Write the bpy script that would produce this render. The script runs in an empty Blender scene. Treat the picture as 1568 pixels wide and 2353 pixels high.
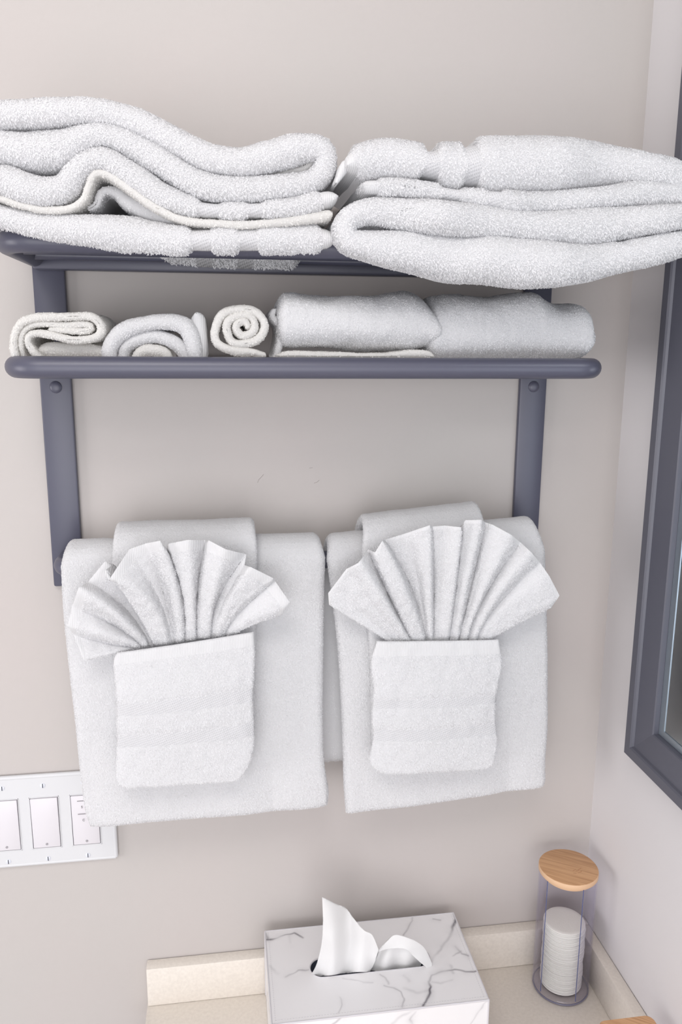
import bpy, bmesh, math, random
import numpy as np
from mathutils import Vector, Matrix
random.seed(7)
RNG = np.random.default_rng(11)
S = bpy.context.scene
COL = S.collection

# ------------------------------------------------------------ camera, world, lights
W, H = 1568, 2353
CAM = np.array([-0.47659662, -0.90673006, 0.82055285])
YAW, PITCH, ROLL = math.radians(8.39155772), math.radians(11.64646295), math.radians(-0.34170974)
F = 1829.627
def _rot():
    cy, sy, cp, sp = math.cos(YAW), math.sin(YAW), math.cos(PITCH), math.sin(PITCH)
    f = np.array([sy*cp, cy*cp, -sp]); r = np.array([cy, -sy, 0.0]); d = np.cross(f, r)
    cr, sr = math.cos(ROLL), math.sin(ROLL)
    return np.array([cr*r+sr*d, -sr*r+cr*d, f])
MR = _rot()
cam = bpy.data.cameras.new('camera')
cam.sensor_fit = 'HORIZONTAL'; cam.sensor_width = 36.0; cam.lens = 36.0*F/W; cam.clip_start = 0.01
co = bpy.data.objects.new('camera', cam); COL.objects.link(co)
m = Matrix((MR[0], -MR[1], -MR[2])).transposed().to_4x4(); m.translation = Vector(CAM)
co.matrix_world = m
S.camera = co

wd = bpy.data.worlds.new('world'); S.world = wd; wd.use_nodes = True
wd.node_tree.nodes['Background'].inputs[0].default_value = (0.955, 0.955, 1.0, 1)
wd.node_tree.nodes['Background'].inputs[1].default_value = 0.95

def area(name, loc, target, sx, sy, power, color):
    l = bpy.data.lights.new(name, 'AREA'); l.shape = 'RECTANGLE'; l.size = sx; l.size_y = sy
    l.energy = power; l.color = color
    o = bpy.data.objects.new(name, l); COL.objects.link(o); o.location = loc
    o.rotation_euler = (Vector(target)-Vector(loc)).to_track_quat('-Z', 'Y').to_euler()
    return o
area('window_daylight', (-2.3, -0.85, 0.45), (-0.3, -0.1, 0.4), 0.7, 1.0, 13, (1.0, 0.97, 0.975))
area('front_fill', (-0.75, -2.35, 0.35), (-0.45, 0, 0.5), 1.6, 1.5, 20.5, (0.985, 0.975, 1.0))  # unseen soft fill added behind the camera to lift the back wall
area('ceiling_light', (-0.75, -1.15, 1.66), (-0.4, -0.25, 0.0), 0.8, 0.5, 9.0, (1.0, 0.97, 0.94))

S.view_settings.view_transform = 'Standard'; S.view_settings.look = 'None'
S.view_settings.gamma = 1.0; S.view_settings.use_curve_mapping = False
S.view_settings.exposure = 0.06
S.cycles.max_bounces = 10; S.cycles.diffuse_bounces = 6; S.cycles.transmission_bounces = 10
S.cycles.transparent_max_bounces = 12

# ------------------------------------------------------------ helpers
def at(x, y, Y=None, X=None, Z=None):
    """world point seen at photo pixel (x, y) on the plane Y=, X= or Z="""
    r = np.array([(x-W/2)/F, (y-H/2)/F, 1.0]) @ MR
    if Y is not None: t = (Y-CAM[1])/r[1]
    elif X is not None: t = (X-CAM[0])/r[0]
    else: t = (Z-CAM[2])/r[2]
    return CAM + t*r

def tag(o, label=None, cat=None, group=None, kind=None):
    if label: o['label'] = label
    if cat: o['category'] = cat
    if group: o['group'] = group
    if kind: o['kind'] = kind
    return o

def empty(name, loc=(0, 0, 0)):
    o = bpy.data.objects.new(name, None); COL.objects.link(o); o.location = loc
    o.empty_display_size = 0.02
    return o

def link(name, me, mats, parent=None):
    o = bpy.data.objects.new(name, me); COL.objects.link(o)
    for mm in (mats if isinstance(mats, (list, tuple)) else [mats]):
        if mm.name not in [q.name for q in me.materials if q]: me.materials.append(mm)
    if parent is not None:
        o.parent = parent
        o.location = -Vector(parent.location)
    return o

def obj(name, bm, mat, parent=None, smooth=True, angle=35):
    bmesh.ops.recalc_face_normals(bm, faces=bm.faces)
    me = bpy.data.meshes.new(name); bm.to_mesh(me); bm.free()
    if smooth:
        me.shade_smooth()
        try: me.set_sharp_from_angle(angle=math.radians(angle))
        except Exception: pass
    return link(name, me, mat, parent)

def box(bm, x0, x1, y0, y1, z0, z1, bev=0.0, seg=2):
    r = bmesh.ops.create_cube(bm, size=1.0)
    for v in r['verts']:
        v.co = Vector(((x0+x1)/2+v.co.x*(x1-x0), (y0+y1)/2+v.co.y*(y1-y0), (z0+z1)/2+v.co.z*(z1-z0)))
    if bev > 0:
        es = list({e for v in r['verts'] for e in v.link_edges})
        bmesh.ops.bevel(bm, geom=es, offset=bev, segments=seg, profile=0.5, affect='EDGES')

def tube(bm, pts, r, n=20, caps=True, scale=None):
    pts = [Vector(p) for p in pts]; rings = []
    N = len(pts); up = None
    for i, p in enumerate(pts):
        t = (pts[min(i+1, N-1)]-pts[max(i-1, 0)]).normalized()
        if up is None:
            a = Vector((0, 0, 1)) if abs(t.z) < 0.9 else Vector((1, 0, 0))
            up = t.cross(a).normalized()
        up = (up - t*up.dot(t)).normalized(); b = t.cross(up)
        rr = r if scale is None else r*scale[i]
        rings.append([bm.verts.new(p+rr*(math.cos(2*math.pi*k/n)*up+math.sin(2*math.pi*k/n)*b)) for k in range(n)])
    for i in range(N-1):
        for k in range(n):
            bm.faces.new((rings[i][k], rings[i][(k+1) % n], rings[i+1][(k+1) % n], rings[i+1][k]))
    if caps:
        bm.faces.new(rings[0][::-1]); bm.faces.new(rings[-1])

def lathe(bm, prof, c, n=64, a0=0.0, a1=2*math.pi):
    full = abs(a1-a0-2*math.pi) < 1e-6
    k = n if full else n+1
    rings = [[bm.verts.new((c[0]+r*math.cos(a0+(a1-a0)*i/n), c[1]+r*math.sin(a0+(a1-a0)*i/n), c[2]+z)) for i in range(k)] for r, z in prof]
    for j in range(len(prof)-1):
        for i in range(n if full else n):
            i2 = (i+1) % k
            try: bm.faces.new((rings[j][i], rings[j][i2], rings[j+1][i2], rings[j+1][i]))
            except ValueError: pass
    return rings

def crom(P, n_per=14, closed=False):
    """Catmull-Rom through the rows of P (any number of columns)"""
    P = np.array(P, float)
    Q = np.vstack([2*P[0]-P[1], P, 2*P[-1]-P[-2]]); out = []
    for i in range(1, len(Q)-2):
        p0, p1, p2, p3 = Q[i-1], Q[i], Q[i+1], Q[i+2]
        for t in np.linspace(0, 1, n_per, endpoint=False):
            out.append(0.5*((2*p1)+(-p0+p2)*t+(2*p0-5*p1+4*p2-p3)*t*t+(-p0+3*p1-3*p2+p3)*t**3))
    out.append(Q[-2]); return np.array(out)

def resample(P, ncol, s):
    """resample polyline P at arclengths s (metres over the first ncol columns)"""
    d = np.r_[0, np.cumsum(np.linalg.norm(np.diff(P[:, :ncol], axis=0), axis=1))]
    return np.array([np.interp(s, d, P[:, k]) for k in range(P.shape[1])]).T

def length(P, ncol):
    return np.linalg.norm(np.diff(P[:, :ncol], axis=0), axis=1).sum()

def clustered(L, step, r, k=6):
    """samples 0..L, dense near both ends so the rim rounds over with radius r"""
    r = min(r, L*0.45)
    e = r*(1-np.cos(np.linspace(0, math.pi/2, k)))
    n = max(2, int((L-2*r)/step))
    return np.r_[e[:-1], np.linspace(r, L-r, n+1), (L-e)[::-1][1:]]

# ---- smooth 3-d value noise in numpy
_T = np.random.default_rng(3).random((32, 32, 32))*2-1
def vnoise(P, scale, seed=0.0):
    Q = P/scale + np.array([13.7, 5.1, 9.3]) + seed
    I = np.floor(Q).astype(int); f = Q-I; f = f*f*(3-2*f); out = 0
    for dx in (0, 1):
        for dy in (0, 1):
            for dz in (0, 1):
                w = (f[..., 0] if dx else 1-f[..., 0])*(f[..., 1] if dy else 1-f[..., 1])*(f[..., 2] if dz else 1-f[..., 2])
                out = out + w*_T[(I[..., 0]+dx) % 32, (I[..., 1]+dy) % 32, (I[..., 2]+dz) % 32]
    return out

# ------------------------------------------------------------ materials
def mat(name, color, rough=0.6, metal=0.0, spec=0.5):
    M = bpy.data.materials.new(name); M.use_nodes = True
    b = M.node_tree.nodes['Principled BSDF']
    b.inputs['Base Color'].default_value = (*color, 1); b.inputs['Roughness'].default_value = rough
    b.inputs['Metallic'].default_value = metal; b.inputs['Specular IOR Level'].default_value = spec
    return M

def nodes(M):
    nt = M.node_tree; return nt, nt.nodes, nt.links, nt.nodes['Principled BSDF']

def add_bump(M, scale, strength, dist=0.001, detail=3, stretch=(1, 1, 1), kind='NOISE'):
    nt, N, L, b = nodes(M)
    tc = N.new('ShaderNodeTexCoord'); mp = N.new('ShaderNodeMapping'); mp.inputs['Scale'].default_value = stretch
    L.new(tc.outputs['Object'], mp.inputs['Vector'])
    if kind == 'NOISE':
        t = N.new('ShaderNodeTexNoise'); t.inputs['Scale'].default_value = scale; t.inputs['Detail'].default_value = detail
        o = t.outputs['Fac']
    else:
        t = N.new('ShaderNodeTexVoronoi'); t.inputs['Scale'].default_value = scale; o = t.outputs['Distance']
    L.new(mp.outputs[0], t.inputs['Vector'])
    bp = N.new('ShaderNodeBump'); bp.inputs['Strength'].default_value = strength; bp.inputs['Distance'].default_value = dist
    L.new(o, bp.inputs['Height']); L.new(bp.outputs[0], b.inputs['Normal'])
    return t, mp

def add_tint(M, c1, c2, scale, detail=2, lo=0.35, hi=0.65, stretch=(1, 1, 1)):
    nt, N, L, b = nodes(M)
    tc = N.new('ShaderNodeTexCoord'); mp = N.new('ShaderNodeMapping'); mp.inputs['Scale'].default_value = stretch
    L.new(tc.outputs['Object'], mp.inputs['Vector'])
    t = N.new('ShaderNodeTexNoise'); t.inputs['Scale'].default_value = scale; t.inputs['Detail'].default_value = detail
    L.new(mp.outputs[0], t.inputs['Vector'])
    r = N.new('ShaderNodeValToRGB'); r.color_ramp.elements[0].position = lo; r.color_ramp.elements[1].position = hi
    r.color_ramp.elements[0].color = (*c1, 1); r.color_ramp.elements[1].color = (*c2, 1)
    L.new(t.outputs['Fac'], r.inputs['Fac']); L.new(r.outputs[0], b.inputs['Base Color'])
    return r

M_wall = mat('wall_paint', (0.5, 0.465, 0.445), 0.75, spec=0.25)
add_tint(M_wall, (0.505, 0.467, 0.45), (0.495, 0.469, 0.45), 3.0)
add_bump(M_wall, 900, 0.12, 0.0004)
M_wall2 = mat('wall_paint_lit', (0.675, 0.655, 0.663), 0.7, spec=0.25); add_bump(M_wall2, 900, 0.12, 0.0004)  # right wall: light from the left put into a paler paint colour
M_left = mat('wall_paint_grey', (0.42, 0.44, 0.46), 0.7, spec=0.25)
M_ceil = mat('ceiling_paint', (0.8, 0.79, 0.78), 0.9)
M_floor = mat('floor_tile', (0.55, 0.53, 0.5), 0.4)
add_tint(M_floor, (0.5, 0.48, 0.45), (0.6, 0.58, 0.55), 3.0)

def towel_mat(name, col, trans=0.25):
    M = mat(name, col, 0.95, spec=0.1); nt, N, L, b = nodes(M)
    b.inputs['Sheen Weight'].default_value = 0.15; b.inputs['Sheen Roughness'].default_value = 0.6
    tr = N.new('ShaderNodeBsdfTranslucent'); tr.inputs[0].default_value = (*col, 1)
    mx = N.new('ShaderNodeMixShader'); mx.inputs[0].default_value = trans
    out = N['Material Output']
    L.new(b.outputs[0], mx.inputs[1]); L.new(tr.outputs[0], mx.inputs[2]); L.new(mx.outputs[0], out.inputs['Surface'])
    return M
M_terry = towel_mat('terry_white', (0.865, 0.865, 0.875), 0.42); add_bump(M_terry, 420, 0.5, 0.0012, 2)
M_cream = towel_mat('terry_cream', (0.89, 0.88, 0.86), 0.42); add_bump(M_cream, 420, 0.5, 0.0012, 2)
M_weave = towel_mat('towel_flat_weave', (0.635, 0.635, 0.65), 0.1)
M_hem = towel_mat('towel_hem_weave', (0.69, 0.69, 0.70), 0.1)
def weave_nodes(M, along, pitch, strength, ripple=True):
    nt, N, L, b = nodes(M)
    tc = N.new('ShaderNodeTexCoord'); mp = N.new('ShaderNodeMapping'); mp.inputs['Rotation'].default_value = along
    w = N.new('ShaderNodeTexWave'); w.inputs['Scale'].default_value = pitch; w.inputs['Distortion'].default_value = 1.2
    w.inputs['Detail'].default_value = 1; w.bands_direction = 'X'
    L.new(tc.outputs['Object'], mp.inputs[0]); L.new(mp.outputs[0], w.inputs['Vector'])
    w2 = N.new('ShaderNodeTexWave'); w2.inputs['Scale'].default_value = pitch*0.8; w2.bands_direction = 'Z'
    w2.inputs['Distortion'].default_value = 1.5
    L.new(mp.outputs[0], w2.inputs['Vector'])
    mu = N.new('ShaderNodeMath'); mu.operation = 'MULTIPLY' if ripple else 'MAXIMUM'
    L.new(w.outputs['Fac'], mu.inputs[0]); L.new(w2.outputs['Fac'], mu.inputs[1])
    bp = N.new('ShaderNodeBump'); bp.inputs['Strength'].default_value = strength; bp.inputs['Distance'].default_value = 0.0008
    L.new(mu.outputs[0] if ripple else w.outputs['Fac'], bp.inputs['Height']); L.new(bp.outputs[0], b.inputs['Normal'])
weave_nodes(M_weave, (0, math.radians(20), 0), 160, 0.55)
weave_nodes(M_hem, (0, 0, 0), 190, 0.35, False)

M_metal = mat('slate_painted_metal', (0.078, 0.079, 0.114), 0.38, spec=0.6)
add_bump(M_metal, 1500, 0.12, 0.0003)
M_frame = mat('charcoal_frame_metal', (0.088, 0.09, 0.115), 0.42, spec=0.6); add_bump(M_frame, 1300, 0.15, 0.0003)
M_plastic = mat('white_plastic', (0.635, 0.64, 0.655), 0.35)
M_rocker = mat('white_rocker_plastic', (0.68, 0.66, 0.69), 0.3)
M_dark = mat('dark_slot', (0.02, 0.02, 0.035), 0.6)
M_greyprint = mat('grey_print', (0.18, 0.17, 0.18), 0.6)
M_screw = mat('painted_screw', (0.66, 0.68, 0.74), 0.3)
M_stone = mat('beige_quartz', (0.6, 0.56, 0.5), 0.35)
add_tint(M_stone, (0.76, 0.71, 0.645), (0.69, 0.64, 0.58), 260, 3, 0.3, 0.72)
M_tissue = towel_mat('tissue_paper', (0.88, 0.88, 0.88), 0.35); add_bump(M_tissue, 700, 0.1, 0.0004)
M_pad = towel_mat('cotton_pad', (0.86, 0.85, 0.83), 0.3); add_bump(M_pad, 700, 0.4, 0.0005)
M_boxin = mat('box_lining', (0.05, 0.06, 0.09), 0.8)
M_seam = mat('box_piping', (0.60, 0.585, 0.61), 0.5)

def glass(name, col, ior=1.49, rough=0.0):
    M = mat(name, col, rough); nt, N, L, b = nodes(M)
    b.inputs['Transmission Weight'].default_value = 1.0; b.inputs['IOR'].default_value = ior
    return M
M_acryl = bpy.data.materials.new('clear_acrylic'); M_acryl.use_nodes = True
nt = M_acryl.node_tree; N = nt.nodes; L = nt.links; N.remove(N['Principled BSDF'])
tr = N.new('ShaderNodeBsdfTransparent'); tr.inputs[0].default_value = (0.955, 0.95, 0.975, 1)
gl = N.new('ShaderNodeBsdfGlossy'); gl.inputs['Roughness'].default_value = 0.05; gl.inputs[0].default_value = (0.9, 0.9, 1, 1)
lw = N.new('ShaderNodeLayerWeight'); lw.inputs['Blend'].default_value = 0.5
pw = N.new('ShaderNodeMath'); pw.operation = 'POWER'; pw.inputs[1].default_value = 3.5; L.new(lw.outputs['Facing'], pw.inputs[0])
ml = N.new('ShaderNodeMath'); ml.operation = 'MULTIPLY_ADD'; ml.inputs[1].default_value = 0.45; ml.inputs[2].default_value = 0.04; L.new(pw.outputs[0], ml.inputs[0])
mx = N.new('ShaderNodeMixShader'); L.new(ml.outputs[0], mx.inputs[0]); L.new(tr.outputs[0], mx.inputs[1]); L.new(gl.outputs[0], mx.inputs[2])
L.new(mx.outputs[0], N['Material Output'].inputs['Surface'])
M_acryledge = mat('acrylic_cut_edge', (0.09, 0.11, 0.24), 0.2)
M_mirror = mat('mirror_glass', (0.60, 0.66, 0.70), 0.06, metal=1.0)
M_bezel = mat('mirror_bevel', (0.40, 0.45, 0.50), 0.35, metal=0.8)

M_bamboo = mat('bamboo', (0.62, 0.36, 0.18), 0.5)
nt, N, L, b = nodes(M_bamboo)
tc = N.new('ShaderNodeTexCoord'); mp = N.new('ShaderNodeMapping')
mp.inputs['Rotation'].default_value = (0, 0, math.radians(33)); mp2 = N.new('ShaderNodeMapping'); mp2.inputs['Scale'].default_value = (9, 160, 9)
t = N.new('ShaderNodeTexNoise'); t.inputs['Scale'].default_value = 2.2; t.inputs['Detail'].default_value = 5
r = N.new('ShaderNodeValToRGB'); e = r.color_ramp.elements
e[0].position = 0.25; e[0].color = (0.43, 0.225, 0.105, 1); e[1].position = 0.62; e[1].color = (0.62, 0.365, 0.195, 1)
L.new(tc.outputs['Object'], mp.inputs[0]); L.new(mp.outputs[0], mp2.inputs[0]); L.new(mp2.outputs[0], t.inputs['Vector']); L.new(t.outputs['Fac'], r.inputs[0]); L.new(r.outputs[0], b.inputs['Base Color'])
M_bamboo_edge = mat('bamboo_edge', (0.68, 0.45, 0.28), 0.5)
M_bamboo_knot = mat('bamboo_knot', (0.42, 0.21, 0.10), 0.5)

M_marble = mat('marble_print_leatherette', (0.8, 0.8, 0.8), 0.38)
nt, N, L, b = nodes(M_marble)
a = N.new('ShaderNodeVertexColor'); a.layer_name = 'print'; L.new(a.outputs[0], b.inputs['Base Color'])
add_bump(M_marble, 900, 0.12, 0.0003)

# ------------------------------------------------------------ cloth builder
def grid_normals(P):
    du = np.gradient(P, axis=0); dv = np.gradient(P, axis=1)
    n = np.cross(du, dv); l = np.linalg.norm(n, axis=2, keepdims=True)
    return n/np.maximum(l, 1e-9)

def cloth(name, P, th, M=None, parent=None, wob=0.0006, wscale=0.012, tuft=None, band=None, bandmat=None,
          post=None, tmask=None, seed=0.0, rnd=None, bandthin=0.72, bandname='woven_band'):
    """P: centre surface grid (N, M, 3); th: thickness (scalar or grid). The rim rounds over.
    tuft: dict(len, wid, per_mm2); band: list of boolean vertex masks, each its own child."""
    n1, n2 = P.shape[:2]
    th = np.broadcast_to(np.asarray(th, float), (n1, n2)).copy() if np.ndim(th) < 2 else th.copy()
    nrm = grid_normals(P)
    # distance to the rim
    su = np.concatenate([np.zeros((1, n2)), np.cumsum(np.linalg.norm(np.diff(P, axis=0), axis=2), axis=0)])
    sv = np.concatenate([np.zeros((n1, 1)), np.cumsum(np.linalg.norm(np.diff(P, axis=1), axis=2), axis=1)], axis=1)
    rad = th/2 if rnd is None else np.full_like(th, rnd)
    def fall(d): return np.sqrt(np.maximum(1-(1-np.clip(d/rad, 0, 1))**2, 0.0004))
    k = fall(su)*fall(su[-1:]-su)*fall(sv)*fall(sv[:, -1:]-sv)
    anyband = np.zeros((n1, n2), bool)
    bands = band or []
    for bm_ in bands: anyband |= bm_
    thb = th*k*np.where(anyband, bandthin, 1.0)
    A = P+nrm*(thb/2)[..., None]; B = P-nrm*(thb/2)[..., None]
    wa = vnoise(A, wscale, seed)*wob*np.minimum(k*1.2, 1) + vnoise(A, wscale*0.35, seed+3)*wob*0.5
    wb = vnoise(B, wscale, seed+7)*wob*np.minimum(k*1.2, 1)
    A = A+nrm*wa[..., None]; B = B-nrm*wb[..., None]
    V = np.concatenate([A.reshape(-1, 3), B.reshape(-1, 3)])
    if post is not None: V = post(V)
    idx = np.arange(n1*n2).reshape(n1, n2)
    q = np.stack([idx[:-1, :-1], idx[1:, :-1], idx[1:, 1:], idx[:-1, 1:]], -1).reshape(-1, 4)
    fb = [m_[:-1, :-1] & m_[1:, 1:] & m_[1:, :-1] & m_[:-1, 1:] for m_ in bands]
    lab = np.zeros((n1-1, n2-1), int)
    for i, f_ in enumerate(fb): lab[f_] = i+1
    lab = lab.reshape(-1)
    q2 = q[:, ::-1]+n1*n2
    o = n1*n2
    def strip(a_): return np.stack([a_[:-1], a_[1:], a_[1:]+o, a_[:-1]+o], -1)
    e1 = strip(idx[0, :]); e2 = strip(idx[-1, ::-1]); e3 = strip(idx[::-1, 0]); e4 = strip(idx[:, -1])
    quads = np.concatenate([q, q2, e1, e2, e3, e4])
    labs = np.concatenate([lab, lab, np.zeros(len(e1)+len(e2)+len(e3)+len(e4), int)])
    V4 = V[quads]
    fn = np.cross(V4[:, 2]-V4[:, 0], V4[:, 3]-V4[:, 1]); ar = np.linalg.norm(fn, axis=1)/2
    fn = fn/np.maximum(np.linalg.norm(fn, axis=1, keepdims=True), 1e-12)
    extraV = np.zeros((0, 3)); t4 = np.zeros((0, 4), int); t3 = np.zeros((0, 3), int)
    if tuft:
        C = V4.mean(1)
        w = ar*(labs == 0)*((fn[:, 1] < 0.35) | (fn[:, 2] > 0.3))
        if tmask is not None: w = w*tmask(C)
        cnt = int(w.sum()*1e6*tuft['d'])
        if cnt > 0:
            f_ = RNG.choice(len(quads), cnt, p=w/w.sum()); a_ = RNG.random(cnt)[:, None]; b_ = RNG.random(cnt)[:, None]
            Q = V4[f_]
            base = (Q[:, 0]*(1-a_)+Q[:, 1]*a_)*(1-b_)+(Q[:, 3]*(1-a_)+Q[:, 2]*a_)*b_
            nn = fn[f_]
            rv = RNG.normal(size=(cnt, 3)); rv -= nn*(rv*nn).sum(1, keepdims=True); rv /= np.linalg.norm(rv, axis=1, keepdims=True)
            Lh = tuft['l']*(0.6+0.8*RNG.random((cnt, 1)))
            sd = np.cross(nn, rv); wv = tuft['w']*(0.7+0.6*RNG.random((cnt, 1)))/2
            base = base-nn*0.0003
            up = tuft.get('up', 0.75)
            mid = base+nn*Lh*0.55*up+rv*Lh*0.25; g = np.array([0, 0, -1.0])*tuft.get('g', 0.15)
            tip = base+nn*Lh*0.8*up+rv*Lh*0.75+g*Lh
            v5 = np.stack([base-sd*wv*0.8, base+sd*wv*0.8, mid-sd*wv, mid+sd*wv, tip-sd*wv*0.7, tip+sd*wv*0.7], 1)
            extraV = v5.reshape(-1, 3); s0 = len(V)+np.arange(cnt)*6
            t4 = np.concatenate([np.stack([s0, s0+1, s0+3, s0+2], -1), np.stack([s0+2, s0+3, s0+5, s0+4], -1)])
    def mesh_of(nm, verts, Q4):
        used = np.unique(Q4); remap = np.full(len(verts), -1); remap[used] = np.arange(len(used))
        Q4 = remap[Q4]; vv = verts[used]
        me = bpy.data.meshes.new(nm)
        me.vertices.add(len(vv)); me.vertices.foreach_set('co', vv.astype(np.float32).ravel())
        me.loops.add(len(Q4)*4); me.loops.foreach_set('vertex_index', Q4.astype(np.int32).ravel())
        me.polygons.add(len(Q4)); me.polygons.foreach_set('loop_start', np.arange(0, len(Q4)*4, 4, dtype=np.int32))
        me.polygons.foreach_set('use_smooth', np.ones(len(Q4), bool))
        me.update(calc_edges=True)
        return me
    VV = np.concatenate([V, extraV])
    main = quads[labs == 0]
    if len(t4): main = np.concatenate([main, t4])
    o_ = link(name, mesh_of(name, VV, main), M or M_terry, parent)
    for i in range(len(bands)):
        qq = quads[labs == i+1]
        if len(qq):
            bmn = bandname[i] if isinstance(bandname, list) else bandname
            link(bmn, mesh_of(bmn, VV, qq), (bandmat[i] if isinstance(bandmat, list) else bandmat) or M_weave, o_)
    return o_

def ribbon(name, pts, Yf, Yb, cs=None, parent=None, bands=(), M=None, tuft=None, step=0.004, ww=0.0, seed=0.0,
           rmax=0.012, post=None, ydeep=0.03, wob=0.0007, wscale=0.012, yshape=None, bandnames=None, bandmats=None):
    """a folded layer: centre line pts (crop x, crop y, crop thickness) seen end-on, running back from Yf to Yb"""
    sc, ox, oy = cs
    q = []
    for x, y, t in pts:
        px, py = ox+x/sc, oy+y/sc
        w = at(px, py, Y=Yf); s = np.linalg.norm(at(px+1, py, Y=Yf)-w)
        q.append((w[0], w[2], t/sc*s, px))
    C = crom(q, 16); L = length(C, 2)
    tmean = np.mean([a[2] for a in q])
    s = clustered(L, step, min(tmean/2, rmax), 5)
    R = resample(C, 2, s)
    d = abs(Yb-Yf); r = min(tmean/2, rmax)
    e = r*(1-np.cos(np.linspace(0, math.pi/2, 7)))
    j = np.r_[e[:-1], np.linspace(r, min(d*0.35, 0.035), 5), np.linspace(min(d*0.35, 0.035), d, 6)[1:]]
    yy = Yf+j
    P = np.zeros((len(s), len(j), 3))
    P[..., 0] = R[:, 0][:, None]; P[..., 2] = R[:, 1][:, None]; P[..., 1] = yy[None, :]
    # front edge wanders a little
    wv = vnoise(np.stack([R[:, 0], R[:, 1], np.zeros(len(s))], -1), 0.05, seed)*ww
    P[..., 1] += wv[:, None]*np.exp(-j/0.03)[None, :]
    th = np.repeat(np.maximum(R[:, 2], 0.0015)[:, None], len(j), 1)
    bl = []
    for b_ in bands:
        x0, x1 = b_[0], b_[1]; mk = (R[:, 3] >= ox+x0/sc) & (R[:, 3] <= ox+x1/sc)
        if len(b_) > 2: mk &= (s < b_[3]*L) & (s >= b_[2]*L)
        bl.append(np.repeat(mk[:, None], len(j), 1))
    return cloth(name, P, th, M, parent, wob=wob, wscale=wscale, tuft=tuft, band=bl, post=post, rnd=None,
                 tmask=lambda C_: (C_[:, 1] < Yf+ydeep)*1.0, seed=seed, bandname=bandnames or 'woven_band', bandmat=bandmats or None)

BIG = dict(l=0.0021, w=0.0009, d=1.25, up=0.5)
MED = dict(l=0.0020, w=0.0009, d=0.80, up=0.6)
FINE = dict(l=0.0014, w=0.00065, d=1.5, up=0.5, g=0.3)

# ------------------------------------------------------------ the setting
def structure(name, x0, x1, y0, y1, z0, z1, M):
    bm = bmesh.new(); box(bm, x0, x1, y0, y1, z0, z1); o = obj(name, bm, M, smooth=False); o['kind'] = 'structure'; return o
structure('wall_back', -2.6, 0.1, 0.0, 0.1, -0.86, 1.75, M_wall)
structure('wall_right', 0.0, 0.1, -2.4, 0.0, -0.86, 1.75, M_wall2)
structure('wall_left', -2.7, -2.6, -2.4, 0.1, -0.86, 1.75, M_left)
structure('floor', -2.6, 0.1, -2.4, 0.1, -0.96, -0.86, M_floor)
structure('ceiling', -2.6, 0.1, -2.4, 0.1, 1.75, 1.85, M_ceil)

for pts in ([(592, 1109), (595, 1102), (601, 1096), (606, 1090)], [(722, 1110), (729, 1108), (734, 1103)], [(711, 1076), (719, 1075)]):
    bm = bmesh.new(); tube(bm, [at(x_, y_, Y=-0.0001) for x_, y_ in pts], 0.00022, 6)
    o_ = obj('scratch_mark', bm, mat('scratch', (0.33, 0.29, 0.28), 0.7)); o_.parent = bpy.data.objects['wall_back']
# ------------------------------------------------------------ counter and splashes
bm = bmesh.new(); box(bm, -0.5905, -0.001, -0.56, -0.001, -0.03, 0.0, 0.0012)
tag(obj('countertop', bm, M_stone), 'beige speckled quartz countertop along the foot of the wall', 'countertop')
bm = bmesh.new(); box(bm, -0.5895, -0.001, -0.0178, -0.0008, 0.0002, 0.054, 0.0010)
tag(obj('backsplash', bm, M_stone), 'low beige stone upstand against the back wall behind the tissue box', 'backsplash')
bm = bmesh.new(); box(bm, -0.0162, -0.0008, -0.56, -0.0182, 0.0002, 0.054, 0.0010)
tag(obj('side_splash', bm, M_stone), 'low stone upstand along the right wall beside the clear jar', 'backsplash')

# ------------------------------------------------------------ towel rack
rack = empty('towel_rack', (-0.385, 0, 0.555))
tag(rack, 'slate grey wall-mounted metal towel rack with two shelves and a bar', 'towel rack')
PL, PR = -0.6543, -0.1171
for xc in (PL, PR):
    bm = bmesh.new(); box(bm, xc-0.0164, xc+0.0164, -0.008, -0.0002, 0.555, 0.9235, 0.0022)
    p = obj('wall_post', bm, M_metal, rack)
    for zc in (0.7775, 0.574):
        bm = bmesh.new()
        prof = [(0.0066, 0), (0.0064, 0.0012), (0.0052, 0.0024), (0.0030, 0.0031), (0.0004, 0.0033)]
        n = 24; rings = [[bm.verts.new((xc+r_*math.cos(2*math.pi*k/n), -0.0078-h_, zc+r_*math.sin(2*math.pi*k/n))) for k in range(n)] for r_, h_ in prof]
        for a_, b_ in zip(rings, rings[1:]):
            for k in range(n): bm.faces.new((a_[k], a_[(k+1) % n], b_[(k+1) % n], b_[k]))
        bm.faces.new(rings[-1])
        me_o = obj('screw_cap', bm, M_metal); me_o.parent = p; me_o.location = Vector((0.385, 0, -0.555))+Vector((-0.385, 0, 0.555))
def loop_tube(name, y, z, r, x0, x1, R):
    bm = bmesh.new(); P = [(x0+r, -0.006, z), (x0+r, y+R, z)]
    for k in range(1, 9):
        a_ = math.pi/2*k/8; P.append((x0+r+R-R*math.cos(a_), y+R-R*math.sin(a_), z))
    for k in range(0, 9):
        a_ = math.pi/2*k/8; P.append((x1-r-R+R*math.sin(a_), y+R-R*math.cos(a_), z))
    P += [(x1-r, -0.006, z)]
    tube(bm, P, r, 24); return obj(name, bm, M_metal, rack)
X0, X1 = -0.6745, -0.0955
loop_tube('upper_shelf_tube', -0.150, 0.910, 0.0100, X0, X1, 0.026)
loop_tube('lower_shelf_tube', -0.150, 0.8018, 0.0100, X0, X1, 0.026)
loop_tube('towel_bar', -0.050, 0.588, 0.0098, -0.6630, -0.1065, 0.016)
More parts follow.
